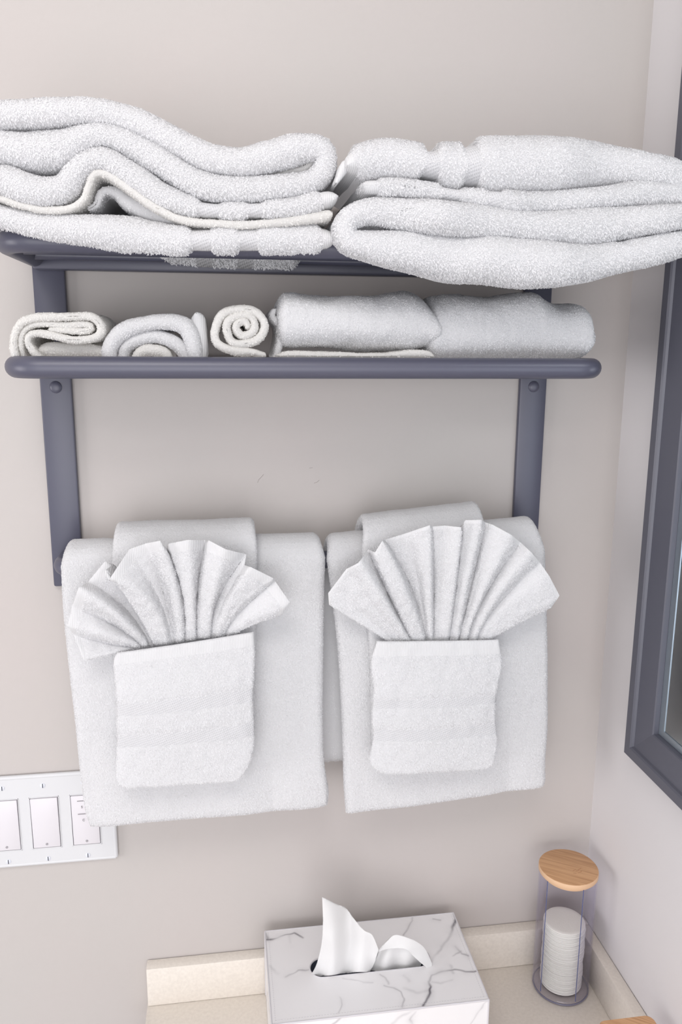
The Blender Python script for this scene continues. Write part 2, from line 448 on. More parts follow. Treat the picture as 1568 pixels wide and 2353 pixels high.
for z, nm in ((0.9085, 'upper_shelf_rod'), (0.8000, 'lower_shelf_rod')):
    for y in (-0.102, -0.056):
        bm = bmesh.new(); tube(bm, [(X0+0.012, y, z), (X1-0.012, y, z)], 0.0048, 14); obj(nm, bm, M_metal, rack)
bm = bmesh.new(); box(bm, X0+0.008, X1-0.008, -0.024, -0.0085, 0.8975, 0.9145, 0.003); obj('upper_rear_rail', bm, M_metal, rack)
bm = bmesh.new(); box(bm, X0+0.008, X1-0.008, -0.020, -0.0085, 0.796, 0.806, 0.003); obj('lower_rear_rail', bm, M_metal, rack)

# ------------------------------------------------------------ folded towels on the upper shelf
C1 = (1.96, 0, 200); C2 = (1.94, 760, 280)
ZR = 0.9215
def rest_up(V, sag=None):
    V = V.copy(); y = V[:, 1]; z = V[:, 2]
    zmin = np.where(y > -0.1735, ZR, -9.0)
    if sag is not None:
        x0, x1 = sag
        w = np.clip((V[:, 0]-x0)/0.02, 0, 1)*np.clip((x1-V[:, 0])/0.012, 0, 1)*np.clip(1-((y+0.079)/0.017)**2, 0, 1)
        tgt = 0.8925+0.004*vnoise(V*np.array([1, 0, 0]), 0.02)
        zmin = np.where((w > 0) & (z < 0.935), ZR-(ZR-tgt)*w**0.5, zmin)
        V[:, 2] = np.where((w > 0) & (z < 0.9216), zmin, np.maximum(z, zmin))
    else:
        V[:, 2] = np.maximum(z, zmin)
    V[:, 0] = np.minimum(V[:, 0], -0.006)
    return V
YB = -0.012
# left pile, upper towel: doubled over at its right end
t1 = ribbon('bath_towel', [(-150, 112, 120), (0, 108, 128), (200, 100, 125), (400, 94, 118), (560, 124, 122), (680, 178, 130), (800, 240, 128),
     (930, 305, 124), (1080, 328, 122), (1200, 306, 128), (1300, 278, 138), (1385, 262, 122), (1450, 272, 110), (1474, 325, 104), (1440, 392, 104),
     (1370, 425, 104), (1250, 446, 110), (1080, 455, 116), (950, 443, 115), (850, 408, 120), (720, 322, 128), (600, 256, 128), (480, 208, 112),
     (390, 212, 122), (280, 255, 165), (180, 272, 185), (80, 270, 175), (-40, 252, 150), (-150, 240, 140)],
     -0.188, YB, C1, tuft=BIG, ww=0.008, seed=1, post=rest_up)
tag(t1, 'thick white bath towel doubled over on top of the left shelf pile', 'towel', 'bath towels folded on the upper shelf')
ribbon('inner_fold', [(900, 380, 22), (940, 400, 26), (1000, 407, 28), (1100, 412, 28), (1200, 405, 26), (1300, 384, 28), (1380, 360, 28), (1412, 335, 24), (1408, 312, 20)],
       -0.176, YB, C1, t1, M=M_cream, tuft=dict(l=0.0015, w=0.0008, d=0.3), seed=2, post=rest_up, step=0.003)
# left pile, lower towel
t2 = ribbon('bath_towel', [(-150, 430, 140), (0, 412, 150), (100, 448, 148), (195, 462, 132), (280, 440, 120), (335, 375, 112), (395, 322, 108), (460, 312, 104),
     (535, 352, 112), (620, 412, 125), (720, 478, 118), (820, 518, 105), (920, 542, 92), (1050, 552, 84), (1200, 545, 82), (1330, 530, 88), (1440, 508, 100), (1526, 488, 104)],
     -0.191, YB, C1, tuft=BIG, ww=0.004, seed=5, post=rest_up,
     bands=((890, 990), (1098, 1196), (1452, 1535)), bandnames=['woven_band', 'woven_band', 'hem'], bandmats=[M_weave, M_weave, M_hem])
tag(t2, 'white bath towel with flat bands buckled into a hump below the doubled towel', 'towel', 'bath towels folded on the upper shelf')
ribbon('folded_edge', [(-150, 480, 26), (0, 500, 28), (100, 533, 30), (200, 551, 32), (300, 547, 30), (368, 510, 30), (396, 445, 30), (420, 393, 32), (462, 384, 34),
     (520, 412, 38), (600, 470, 38), (700, 540, 34), (800, 588, 32), (900, 606, 32), (1080, 618, 32), (1250, 608, 36), (1400, 588, 44), (1500, 570, 50)],
     -0.187, YB, C1, t2, M=M_cream, tuft=dict(l=0.0013, w=0.0008, d=0.35), seed=6, post=rest_up, step=0.003, wob=0.0005)
ribbon('folded_edge', [(398, 552, 20), (432, 530, 26), (446, 490, 30), (470, 462, 34), (520, 470, 44), (570, 510, 66), (640, 545, 80), (740, 590, 60), (800, 610, 30)],
     -0.172, YB, C1, t2, M=M_terry, tuft=dict(l=0.0013, w=0.0008, d=0.3), seed=8, post=rest_up, step=0.003)
sagx = (at(345, 600, Y=-0.08)[0], at(703, 600, Y=-0.08)[0])
ribbon('bottom_fold', [(-150, 540, 80), (0, 578, 112), (200, 622, 120), (400, 640, 140), (550, 654, 172), (700, 674, 155), (850, 685, 128), (1000, 683, 132), (1200, 680, 132),
     (1400, 678, 132), (1516, 678, 132)], -0.186, YB, C1, t2, tuft=BIG, ww=0.003, seed=9, post=lambda V: rest_up(V, sagx),
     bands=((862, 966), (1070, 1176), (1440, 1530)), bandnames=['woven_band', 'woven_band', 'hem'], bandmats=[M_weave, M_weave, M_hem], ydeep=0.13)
# right pile, upper towel
t3 = ribbon('bath_towel', [(72, 196, 105), (130, 170, 150), (250, 148, 186), (370, 160, 170), (450, 178, 156), (520, 178, 196), (600, 184, 212), (680, 180, 240), (800, 178, 250), (1000, 172, 240),
     (1200, 168, 200), (1350, 180, 150), (1480, 205, 130), (1570, 235, 120), (1630, 285, 110), (1590, 322, 105), (1500, 312, 112), (1400, 308, 112), (1250, 328, 96), (1100, 344, 92), (1000, 350, 94), (850, 354, 92), (700, 340, 84),
     (560, 322, 78), (450, 302, 84), (300, 284, 84), (140, 284, 82)],
     -0.205, YB, C2, tuft=BIG, ww=0.008, seed=12, post=rest_up, rmax=0.016, wob=0.0016, wscale=0.035,
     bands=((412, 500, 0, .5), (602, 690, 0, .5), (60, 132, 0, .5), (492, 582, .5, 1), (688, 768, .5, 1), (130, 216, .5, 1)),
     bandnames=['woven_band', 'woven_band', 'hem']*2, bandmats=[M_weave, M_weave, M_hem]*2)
tag(t3, 'plump white bath towel with woven bands and hem on top of the right shelf pile', 'towel', 'bath towels folded on the upper shelf')
ribbon('hem_corner', [(24, 272, 14), (42, 240, 26), (60, 205, 44), (78, 170, 40)], -0.196, YB, C2, t3, M=M_hem, seed=3, post=rest_up, step=0.003)
# right pile, lower towel
t4 = ribbon('bath_towel', [(1660, 400, 100), (1568, 420, 105), (1400, 438, 124), (1250, 452, 158), (1100, 458, 162), (950, 458, 136), (800, 440, 122), (600, 424, 140), (450, 408, 140), (300, 392, 124),
     (180, 388, 108), (102, 415, 100), (76, 468, 96), (100, 520, 100), (180, 540, 118), (300, 560, 150), (450, 582, 176), (600, 602, 196), (800, 612, 200), (1000, 628, 182), (1150, 626, 150),
     (1300, 600, 136), (1450, 568, 130), (1568, 538, 110), (1660, 515, 100)],
     -0.212, YB, C2, tuft=BIG, ww=0.010, seed=15, post=rest_up, rmax=0.016, wob=0.0018, wscale=0.032)
tag(t4, 'white bath towel folded at its left end, sagging over the upper shelf front', 'towel', 'bath towels folded on the upper shelf')

# ------------------------------------------------------------ hand towels on the lower shelf
C3 = (2.063, 0, 640); C4 = (1.867, 600, 640)
ZL = 0.8065
def rest_low(V):
    V = V.copy(); V[:, 2] = np.maximum(V[:, 2], np.where(V[:, 1] > -0.139, ZL, 0.8130)); return V
SM = dict(l=0.0013, w=0.0007, d=1.0, up=0.6)
G5 = 'rolled towels on the lower shelf'
YF = -0.138
r1 = ribbon('rolled_towel', [(78, 385, 34), (62, 330, 36), (66, 262, 36), (95, 212, 36), (160, 186, 36), (260, 180, 36), (380, 178, 36), (440, 186, 38), (474, 220, 40),
     (474, 262, 40), (430, 284, 36), (340, 290, 34), (250, 272, 34), (180, 258, 34), (138, 268, 34), (128, 300, 34), (150, 340, 34), (190, 385, 30)],
     YF, -0.02, C3, M=M_cream, tuft=SM, seed=21, post=rest_low, step=0.003, rmax=0.006, ydeep=0.11)
tag(r1, 'white towel rolled flat with its oval end facing out, at the left shelf end', 'towel', G5)
ribbon('inner_layer', [(112, 385, 24), (98, 320, 28), (104, 262, 28), (140, 226, 30), (210, 214, 30), (300, 222, 30), (380, 216, 28), (425, 220, 26), (432, 240, 26), (400, 250, 26), (300, 246, 26), (230, 240, 20)],
     YF+0.003, -0.02, C3, r1, M=M_cream, tuft=SM, seed=22, post=rest_low, step=0.003, rmax=0.006)
ribbon('inner_layer', [(180, 345, 60), (240, 335, 66), (340, 338, 70), (420, 338, 66), (500, 350, 50)], YF+0.012, -0.02, C3, r1, M=M_cream, tuft=SM, seed=23, post=rest_low, step=0.003)
r2 = ribbon('rolled_towel', [(520, 395, 70), (516, 335, 72), (555, 268, 76), (640, 224, 74), (740, 206, 72), (830, 206, 78), (888, 236, 84), (915, 310, 80), (925, 395, 74)],
     YF, -0.02, C3, tuft=SM, seed=25, post=rest_low, step=0.003, ydeep=0.11)
tag(r2, 'white towel rolled into an arch with a flat hem standing at its right side', 'towel', G5)
ribbon('inner_layer', [(580, 400, 50), (590, 330, 56), (650, 290, 60), (740, 276, 60), (820, 300, 62), (870, 350, 58), (890, 400, 50)], YF+0.005, -0.02, C3, r2, tuft=SM, seed=26, post=rest_low, step=0.003)
ribbon('inner_layer', [(632, 395, 40), (665, 350, 48), (720, 338, 52), (780, 352, 46), (800, 395, 40)], YF+0.004, -0.02, C3, r2, M=M_cream, tuft=SM, seed=27, post=rest_low, step=0.003)
ribbon('hem', [(928, 160, 40), (936, 180, 66), (941, 230, 74), (943, 310, 78), (944, 395, 80)], YF+0.008, -0.02, C3, r2, M=M_hem, seed=28, post=rest_low, step=0.003)
sp = []
for k in range(0, 100):
    a = k/99; ang = math.radians(58)+a*math.radians(360*3.15)
    rr = 1.0-a*0.90
    ex_ = 150*rr*math.cos(ang)*(1+0.05*math.sin(ang*3+a*4)); ey_ = 120*rr*math.sin(ang)*(1+0.08*math.sin(ang*2+1))
    tl = 0.9*a; sq = 1-0.30*a                               # the core is squashed and leans
    sp.append((1146+12*a+ex_*sq*math.cos(tl)+ey_*math.sin(tl), 238-14*a-ex_*sq*math.sin(tl)+ey_*math.cos(tl), 40-7*a))
sp = [(1262, 362, 26), (1240, 362, 28), (1215, 352, 30)] + sp[2:]
r3 = ribbon('rolled_towel', sp, YF, -0.03, C3, M=M_cream, tuft=dict(l=0.0014, w=0.0008, d=0.35, up=0.6), seed=31, post=rest_low, step=0.0028, rmax=0.006, ydeep=0.09)
tag(r3, 'cream white towel rolled into a round spiral facing out', 'towel', G5)

def loft(name, prof, cs, Yf, Yb, seed, tuft=SM, n=40, M=None, parent=None, ex=2.6):
    """roll lying along the shelf: prof rows are (x, top, bottom) in crop pixels"""
    sc, ox, oy = cs; Q = []
    for x, a_, b_ in prof:
        px = ox+x/sc; A = at(px, oy+a_/sc, Y=(Yf+Yb)/2-0.01); B = at(px, oy+b_/sc, Y=Yf)
        Xf = at(px, oy+(a_+b_)/2/sc, Y=Yf+0.01)[0]
        Q.append((Xf, A[2], max(B[2], ZL+0.0005)))
    C = crom(Q, 8); C = resample(C, 1, np.linspace(0, length(C, 1), 90))
    N_ = len(C); k = np.linspace(math.pi, 3*math.pi, n, endpoint=True)
    cu = np.cos(k); su = np.sin(k)
    cy = np.sign(cu)*np.abs(cu)**(2/ex); sz = np.sign(su)*np.abs(su)**(2/ex)
    P = np.zeros((N_, n, 3)); u = np.linspace(0, 1, N_)
    endr = np.sqrt(np.clip(1-(1-np.clip(np.minimum(u, 1-u)/0.05, 0, 1))**2, 0.05, 1))
    yc, hy = (Yf+Yb)/2, abs(Yf-Yb)/2
    P[..., 0] = C[:, 0][:, None]; P[..., 1] = yc-cy[None, :]*hy*(0.75+0.25*endr[:, None]); zc = (C[:, 1]+C[:, 2])/2; hz = (C[:, 1]-C[:, 2])/2
    P[..., 2] = zc[:, None]+sz[None, :]*(hz*(0.55+0.45*endr))[:, None]
    P[..., 2] += 0.0025*vnoise(P, 0.03, seed)
    # pull the two ends in to close them
    for e_, sgn in ((0, 1), (-1, -1)):
        pass
    cap0 = P[0].mean(0); cap1 = P[-1].mean(0)
    rows = [cap0+(P[0]-cap0)*f_ for f_ in (0.02, 0.35, 0.7, 0.9)]+list(P)+[cap1+(P[-1]-cap1)*f_ for f_ in (0.9, 0.7, 0.35, 0.02)]
    P = np.array(rows)[:, ::-1]
    return cloth(name, P, 0.0006, M, parent, wob=0.0006, wscale=0.006, tuft=tuft, post=rest_low, seed=seed, rnd=0.0001,
                 tmask=lambda c_: (c_[:, 1] < Yf+0.09)*1.0)
r4 = loft('rolled_towel', [(74, 100, 262), (90, 72, 286), (120, 58, 292), (200, 66, 294), (350, 76, 300), (430, 76, 309), (520, 72, 315), (600, 60, 310), (650, 58, 306), (700, 78, 298),
      (735, 118, 292), (765, 160, 278), (780, 190, 250)], C4, -0.142, -0.035, 41)
tag(r4, 'plump white towel roll lying lengthwise beside the round spiral roll', 'towel', G5)
ribbon('loose_edge', [(62, 345, 22), (88, 336, 30), (120, 330, 34), (260, 332, 36), (430, 336, 30), (560, 330, 28), (650, 322, 28), (715, 326, 30), (742, 345, 24)], -0.140, -0.03, C4, r4, M=M_cream,
       tuft=dict(l=0.0013, w=0.0008, d=0.3), seed=42, post=rest_low, step=0.003)
ribbon('rolled_end', [(62, 130, 22), (48, 160, 26), (82, 200, 30), (84, 260, 30), (70, 320, 30), (60, 345, 26)], -0.120, -0.03, C4, r4, tuft=SM, seed=43, post=rest_low, step=0.003)
r5 = loft('rolled_towel', [(722, 130, 330), (740, 95, 345), (770, 78, 350), (850, 72, 352), (980, 85, 352), (1050, 78, 352), (1120, 65, 352), (1190, 62, 352), (1230, 86, 352), (1300, 108, 350),
      (1370, 106, 345), (1405, 132, 340), (1418, 190, 318), (1430, 230, 290)], C4, -0.139, -0.035, 45)
tag(r5, 'long white towel roll with a frayed right end at the right shelf end', 'towel', G5)

# ------------------------------------------------------------ hanging towels
BZ, BY, BR = 0.588, -0.050, 0.0103
def cloth_wave(P, seed):
    """soft waves in the front panels, none at the bar"""
    P = P.copy(); k = np.clip((BZ-P[..., 2])/0.28, 0, 1)*(P[..., 1] < BY)
    P[..., 1] -= np.abs(vnoise(P*np.array([1, 0, 0.35]), 0.07, seed))*0.006*k
    return P
def drape(name, left, right, t, inner, zback, seed, tuft=FINE, backleft=0.0, backright=0.0, shrink=0.004, shrinkl=None, M=None, rmax=0.007,
          wob=0.0007, wave=None, lift=0.0, post=None):
    """towel hung over the bar: left and right are photo outlines of the front panel from bar height down"""
    Rm = BR+inner+t/2; Yf = BY-Rm
    A = np.array([at(x, y, Y=Yf) for x, y in crom(left, 10)]); B = np.array([at(x, y, Y=Yf) for x, y in crom(right, 10)])
    LA, LB = length(A, 3), length(B, 3); n = max(int(LA/0.0045), 10)
    e = np.r_[np.linspace(0, 1-0.02, n), 1-0.02+0.02*np.sin(np.linspace(0, math.pi/2, 6))[1:]]
    A = resample(A, 3, e*LA); B = resample(B, 3, e*LB)
    A[:, 1] = Yf; B[:, 1] = Yf
    wid = np.linalg.norm(A[0]-B[0]); u = clustered(wid, 0.0045, rmax, 6)/wid
    def row(a_, b_): return a_[None, :]*(1-u[:, None])+b_[None, :]*u[:, None]
    front = [row(A[i], B[i]) for i in range(len(A))]
    a0, b0 = A[0], B[0]; top = []
    for k in range(1, 13):
        an = math.pi*k/13; s_ = shrink*math.sin(an)
        f_ = math.sin(an)
        a1 = np.array([a0[0]+(s_ if shrinkl is None else shrinkl*math.sin(an)), BY-Rm*math.cos(an), BZ+Rm*math.sin(an)+(a0[2]-BZ)*(1-an/math.pi)])
        b1 = np.array([b0[0]-s_, BY-Rm*math.cos(an), BZ+(Rm+lift)*math.sin(an)+(b0[2]-BZ)*(1-an/math.pi)])
        top.append(row(a1, b1))
    back = []
    for z in np.linspace(BZ, zback, 30):
        q_ = (BZ-z)/(BZ-zback)
        yb = BY+Rm-0.0
        back.append(row(np.array([a0[0]+backleft*min(1, q_*3), yb, z]), np.array([b0[0]+backright*min(1, q_*3), yb, z])))
    P = np.array(front[::-1]+top+back)
    nf = len(front)
    P = cloth_wave(P, seed)
    P = P[:, ::-1]
    return cloth(name, P, t, M, None, wob=wob, wscale=0.02, tuft=tuft, seed=seed, rnd=None if t < 0.014 else None,
                 tmask=lambda c_: (c_[:, 1] < BY-0.002)*1.0+((c_[:, 1] >= BY-0.002) & (c_[:, 2] > BZ+0.01))*0.7+0.12, post=post)

bl = drape('bath_towel', [(141, 1298), (146, 1400), (158, 1520), (172, 1640), (184, 1760), (196, 1855), (208, 1897)], [(747, 1280), (744, 1400), (742, 1560), (742, 1700), (747, 1770), (755, 1815), (752, 1848)],
           0.017, 0.0, 0.36, 51)
tag(bl, 'wide white bath towel hung over the left half of the bar', 'towel', 'bath towels hung on the bar')
br = drape('bath_towel', [(751, 1285), (764, 1380), (777, 1500), (784, 1620), (788, 1720), (790, 1800), (795, 1866)], [(1251, 1262), (1254, 1400), (1257, 1540), (1256, 1660), (1250, 1740), (1250, 1790), (1240, 1802)],
           0.017, 0.0, 0.33, 52, backleft=-0.010, lift=0.013, shrink=0.010, shrinkl=0.002)
tag(br, 'wide white bath towel hung over the right half of the bar', 'towel', 'bath towels hung on the bar')

def patch_rows(left, right, Yc, bulge, step=0.0035, rmax=0.006, sag=0.0):
    A = np.array([at(x, y, Y=Yc) for x, y in crom(left, 10)]); B = np.array([at(x, y, Y=Yc) for x, y in crom(right, 10)])
    LA, LB = length(A, 3), length(B, 3); n = clustered(LA, step, rmax, 6)/LA
    A = resample(A, 3, n*LA); B = resample(B, 3, n*LB)
    wid = np.linalg.norm(A[len(A)//2]-B[len(B)//2]); u = clustered(wid, step, rmax, 6)/wid
    P = A[:, None, :]*(1-u[None, :, None])+B[:, None, :]*u[None, :, None]
    P[..., 1] = Yc-bulge*(np.sin(math.pi*u)[None, :]**0.6)*(np.sin(math.pi*(0.15+0.8*n))[:, None])
    P[..., 2] -= sag*(np.sin(math.pi*u)[None, :])*(1-n)[:, None]**2
    return P, n, u

def pocket(parent, left, right, Yc, t, seed, bandv, bulge=0.006, sag=0.0):
    P, n, u = patch_rows(left, right, Yc, bulge, sag=sag)
    P = cloth_wave(P, seed)
    P = P[:, ::-1]; u = u[::-1]
    bands = []
    for v0, v1, tilt in bandv:
        vv = n[:, None]+tilt*(u[None, :]-0.5); bands.append((vv >= v0) & (vv <= v1))
    return cloth('pocket', P[::-1], t, M_terry, parent, wob=0.0007, wscale=0.008, tuft=FINE, seed=seed, band=[b_[::-1] for b_ in bands], bandthin=0.86,
                 bandname=['hem']+['woven_band']*5, bandmat=[M_hem]+[M_weave]*5, rnd=0.0031)

hl = drape('hand_towel', [(259, 1275), (258, 1350), (260, 1450), (264, 1560), (268, 1680), (270, 1780), (274, 1798)], [(591, 1262), (590, 1350), (588, 1450), (586, 1560), (583, 1680), (570, 1750), (552, 1780)],
           0.0100, 0.0185, 0.42, 51, tuft=FINE, shrink=0.002)
tag(hl, 'narrow white hand towel folded up into a pocket over the left bath towel', 'towel', 'pocket-folded hand towels on the bar')
pocket(hl, [(270, 1498), (262, 1520), (268, 1575), (271, 1650), (270, 1720), (268, 1780), (276, 1800), (300, 1806)], [(583, 1451), (585, 1500), (582, 1560), (580, 1625), (584, 1690), (574, 1748), (556, 1778), (535, 1790)],
       -0.1070, 0.0062, 51, [(0.0, 0.085, 0.0), (0.335, 0.445, 0.0), (0.56, 0.655, 0.0)])
hr = drape('hand_towel', [(832, 1258), (836, 1350), (846, 1450), (852, 1560), (854, 1680), (858, 1740), (870, 1762)], [(1118, 1240), (1128, 1350), (1138, 1450), (1140, 1560), (1136, 1680), (1130, 1735), (1118, 1750)],
           0.0100, 0.0200, 0.42, 52, tuft=FINE, shrink=0.004, lift=0.010)
tag(hr, 'narrow white hand towel folded up into a pocket over the right bath towel', 'towel', 'pocket-folded hand towels on the bar')
pocket(hr, [(866, 1472), (853, 1520), (859, 1580), (855, 1640), (858, 1690), (850, 1745), (862, 1764), (890, 1774)], [(1145, 1468), (1151, 1525), (1141, 1575), (1136, 1640), (1140, 1690), (1136, 1735), (1128, 1752), (1105, 1760)],
       -0.1070, 0.0062, 52, [(0.0, 0.10, 0.0), (0.385, 0.475, 0.0), (0.60, 0.70, 0.0)], sag=-0.0)

# ------------------------------------------------------------ pleated fans
def fan(lines, cs, Y0, seed, label, nv=44, per=9, t=0.0028, hem=0.90):
    """lines: (base x, y), (mid x, y), (rim x, y), depth at the rim (mm, + towards the room), depth at mid"""
    sc, ox, oy = cs; rows = []
    v = np.linspace(0, 1, nv); cur = []
    for b_, m_, r_, dr, dm in lines:
        b_, m_, r_ = [np.array(q, float) for q in (b_, m_, r_)]
        c = 2*m_-0.5*(b_+r_)
        p = (1-v)[:, None]**2*b_+2*(v*(1-v))[:, None]*c+v[:, None]**2*r_
        dd = np.interp(v, [0, 0.15, 0.55, 1], [dm*0.35, dm*0.8, dm*1.6, dr*1.7])/1000
        cur.append(np.c_[p, dd])
    cur = np.array(cur)                                     # lines, nv, 3
    cols = []
    for i in range(len(cur)-1):
        for k in range(per):
            f_ = k/per; d_ = cur[i]*(1-f_)+cur[i+1]*f_
            # round the ridges, keep the valleys tighter
            za, zb = cur[i][:, 2], cur[i+1][:, 2]
            g = np.where(zb > za, math.sin(f_*math.pi/2)**1.3, 1-math.cos(f_*math.pi/2)**1.3)
            d_ = np.c_[d_[:, :2], za*(1-g)+zb*g]; cols.append(d_)
    cols.append(cur[-1]); G = np.array(cols)                 # across, up, 3
    P = np.zeros(G.shape)
    for i in range(G.shape[0]):
        for j in range(G.shape[1]):
            Y = Y0-0.003-0.007*(v[j]**0.7)-G[i, j, 2]
            P[i, j] = at(ox+G[i, j, 0]/sc, oy+G[i, j, 1]/sc, Y=Y)
    band = np.zeros(P.shape[:2], bool); band[:, v > hem] = True
    P = P[::-1]
    o_ = cloth('fan_washcloth', P, t, M_terry, None, wob=0.0007, wscale=0.006, tuft=dict(l=0.0014, w=0.0007, d=1.3, up=0.55), seed=seed, band=[band], bandthin=0.7,
               bandname='hem', bandmat=M_hem, rnd=0.0012)
    return tag(o_, label, 'washcloth', 'fan-folded washcloths in the pockets')
C5 = (2.306, 100, 1160); C6 = (2.613, 720, 1160)
YFAN = -0.0930
fan([((470, 760), (330, 800), (215, 830), 7, 5), ((492, 754), (350, 735), (158, 685), 1, -1), ((512, 752), (340, 690), (128, 640), 6, 7), ((525, 751), (380, 640), (150, 540), 4, -1), ((545, 750), (400, 596), (186, 440), 11, 12),
     ((562, 748), (440, 560), (236, 408), 2, -2), ((575, 748), (470, 530), (325, 300), 4, -2), ((592, 745), (480, 540), (372, 315), 0, -2), ((600, 745), (470, 520), (322, 350), 14, 10),
     ((655, 740), (560, 520), (345, 400), 15, 12), ((680, 735), (600, 480), (455, 235), 8, 3), ((695, 732), (640, 480), (540, 205), 6, 0), ((730, 728), (700, 450), (618, 190), 14, 10),
     ((752, 724), (738, 460), (652, 245), 2, -1), ((762, 722), (745, 470), (664, 205), 9, 7), ((800, 718), (785, 470), (765, 186), 12, 9), ((815, 715), (815, 470), (862, 186), 2, -2),
     ((825, 712), (845, 470), (880, 190), 8, 6), ((870, 708), (900, 470), (965, 235), 12, 10), ((892, 704), (915, 520), (1075, 262), 4, -1), ((905, 702), (940, 560), (1066, 320), 5, 3),
     ((930, 700), (990, 520), (1100, 330), 13, 10), ((950, 696), (1020, 540), (1218, 388), 10, 8), ((965, 694), (1030, 580), (1225, 400), 6, 2), ((990, 690), (1100, 600), (1305, 515), 12, 8), ((1010, 688), (1100, 640), (1270, 580), 7, 5)],
    C5, YFAN, 71, 'white washcloth pleated into a wavy open fan in the left pocket')
fan([((500, 850), (330, 745), (95, 600), 3, 3), ((520, 848), (300, 660), (90, 530), 5, 4), ((545, 845), (350, 600), (200, 385), 9, 8), ((585, 842), (440, 600), (272, 348), 14, 12),
     ((605, 840), (470, 580), (330, 268), 2, -1), ((620, 840), (510, 600), (372, 285), 12, 9), ((668, 838), (560, 540), (415, 215), 14, 11), ((682, 838), (605, 540), (428, 210), 3, -2), ((690, 838), (640, 520), (560, 170), 7, 2),
     ((712, 838), (700, 500), (700, 122), 14, 10), ((722, 838), (722, 500), (715, 130), 8, 0), ((740, 838), (755, 500), (790, 124), 9, 5), ((795, 838), (840, 500), (892, 135), 14, 11), ((812, 838), (858, 520), (884, 130), 1, -2),
     ((822, 838), (870, 500), (915, 92), 8, 6), ((850, 838), (915, 500), (1010, 90), 12, 10), ((866, 838), (940, 520), (1035, 105), 4, -1), ((880, 838), (965, 520), (1080, 120), 8, 5), ((905, 838), (1010, 540), (1190, 180), 13, 10),
     ((925, 838), (1015, 570), (1245, 225), 6, 2), ((960, 838), (1080, 580), (1310, 285), 13, 10), ((975, 838), (1090, 620), (1365, 350), 7, 3), ((1000, 836), (1140, 640), (1420, 430), 11, 7), ((1020, 836), (1150, 690), (1480, 545), 9, 6), ((1030, 838), (1180, 740), (1430, 618), 5, 4)],
    C6, YFAN, 72, 'white washcloth pleated into a smooth rounded fan in the right pocket', hem=0.955)

# ------------------------------------------------------------ light switch plate
sw = empty('light_switch_plate', (-0.6995, 0, 0.2644))
tag(sw, 'white three-gang rocker switch plate on the wall under the left towel', 'light switch')
cx = (-0.7455, -0.6995, -0.6530); px0, px1 = -0.7790, -0.6205; pz0, pz1 = 0.2073, 0.3215
hz0, hz1 = 0.2270, 0.2955; hw = 0.0172
bm = bmesh.new()
def fl(x0, x1, z0, z1, y=-0.0055): box(bm, x0, x1, y, -0.0002, z0, z1)
fl(px0, px1, hz1, pz1); fl(px0, px1, pz0, hz0)
ed = [px0]+[v_ for c_ in cx for v_ in (c_-hw, c_+hw)]+[px1]
for i in range(0, len(ed), 2): fl(ed[i], ed[i+1], hz0, hz1)
obj('cover_plate', bm, M_plastic, sw, smooth=False)
bm = bmesh.new()
for (a_, b_) in (((px0, pz0), (px1, pz0)), ((px0, pz1), (px1, pz1)), ((px0, pz0), (px0, pz1)), ((px1, pz0), (px1, pz1))):
    tube(bm, [(a_[0], -0.0030, a_[1]), (b_[0], -0.0030, b_[1])], 0.0029, 12)
obj('plate_edge', bm, M_plastic, sw)
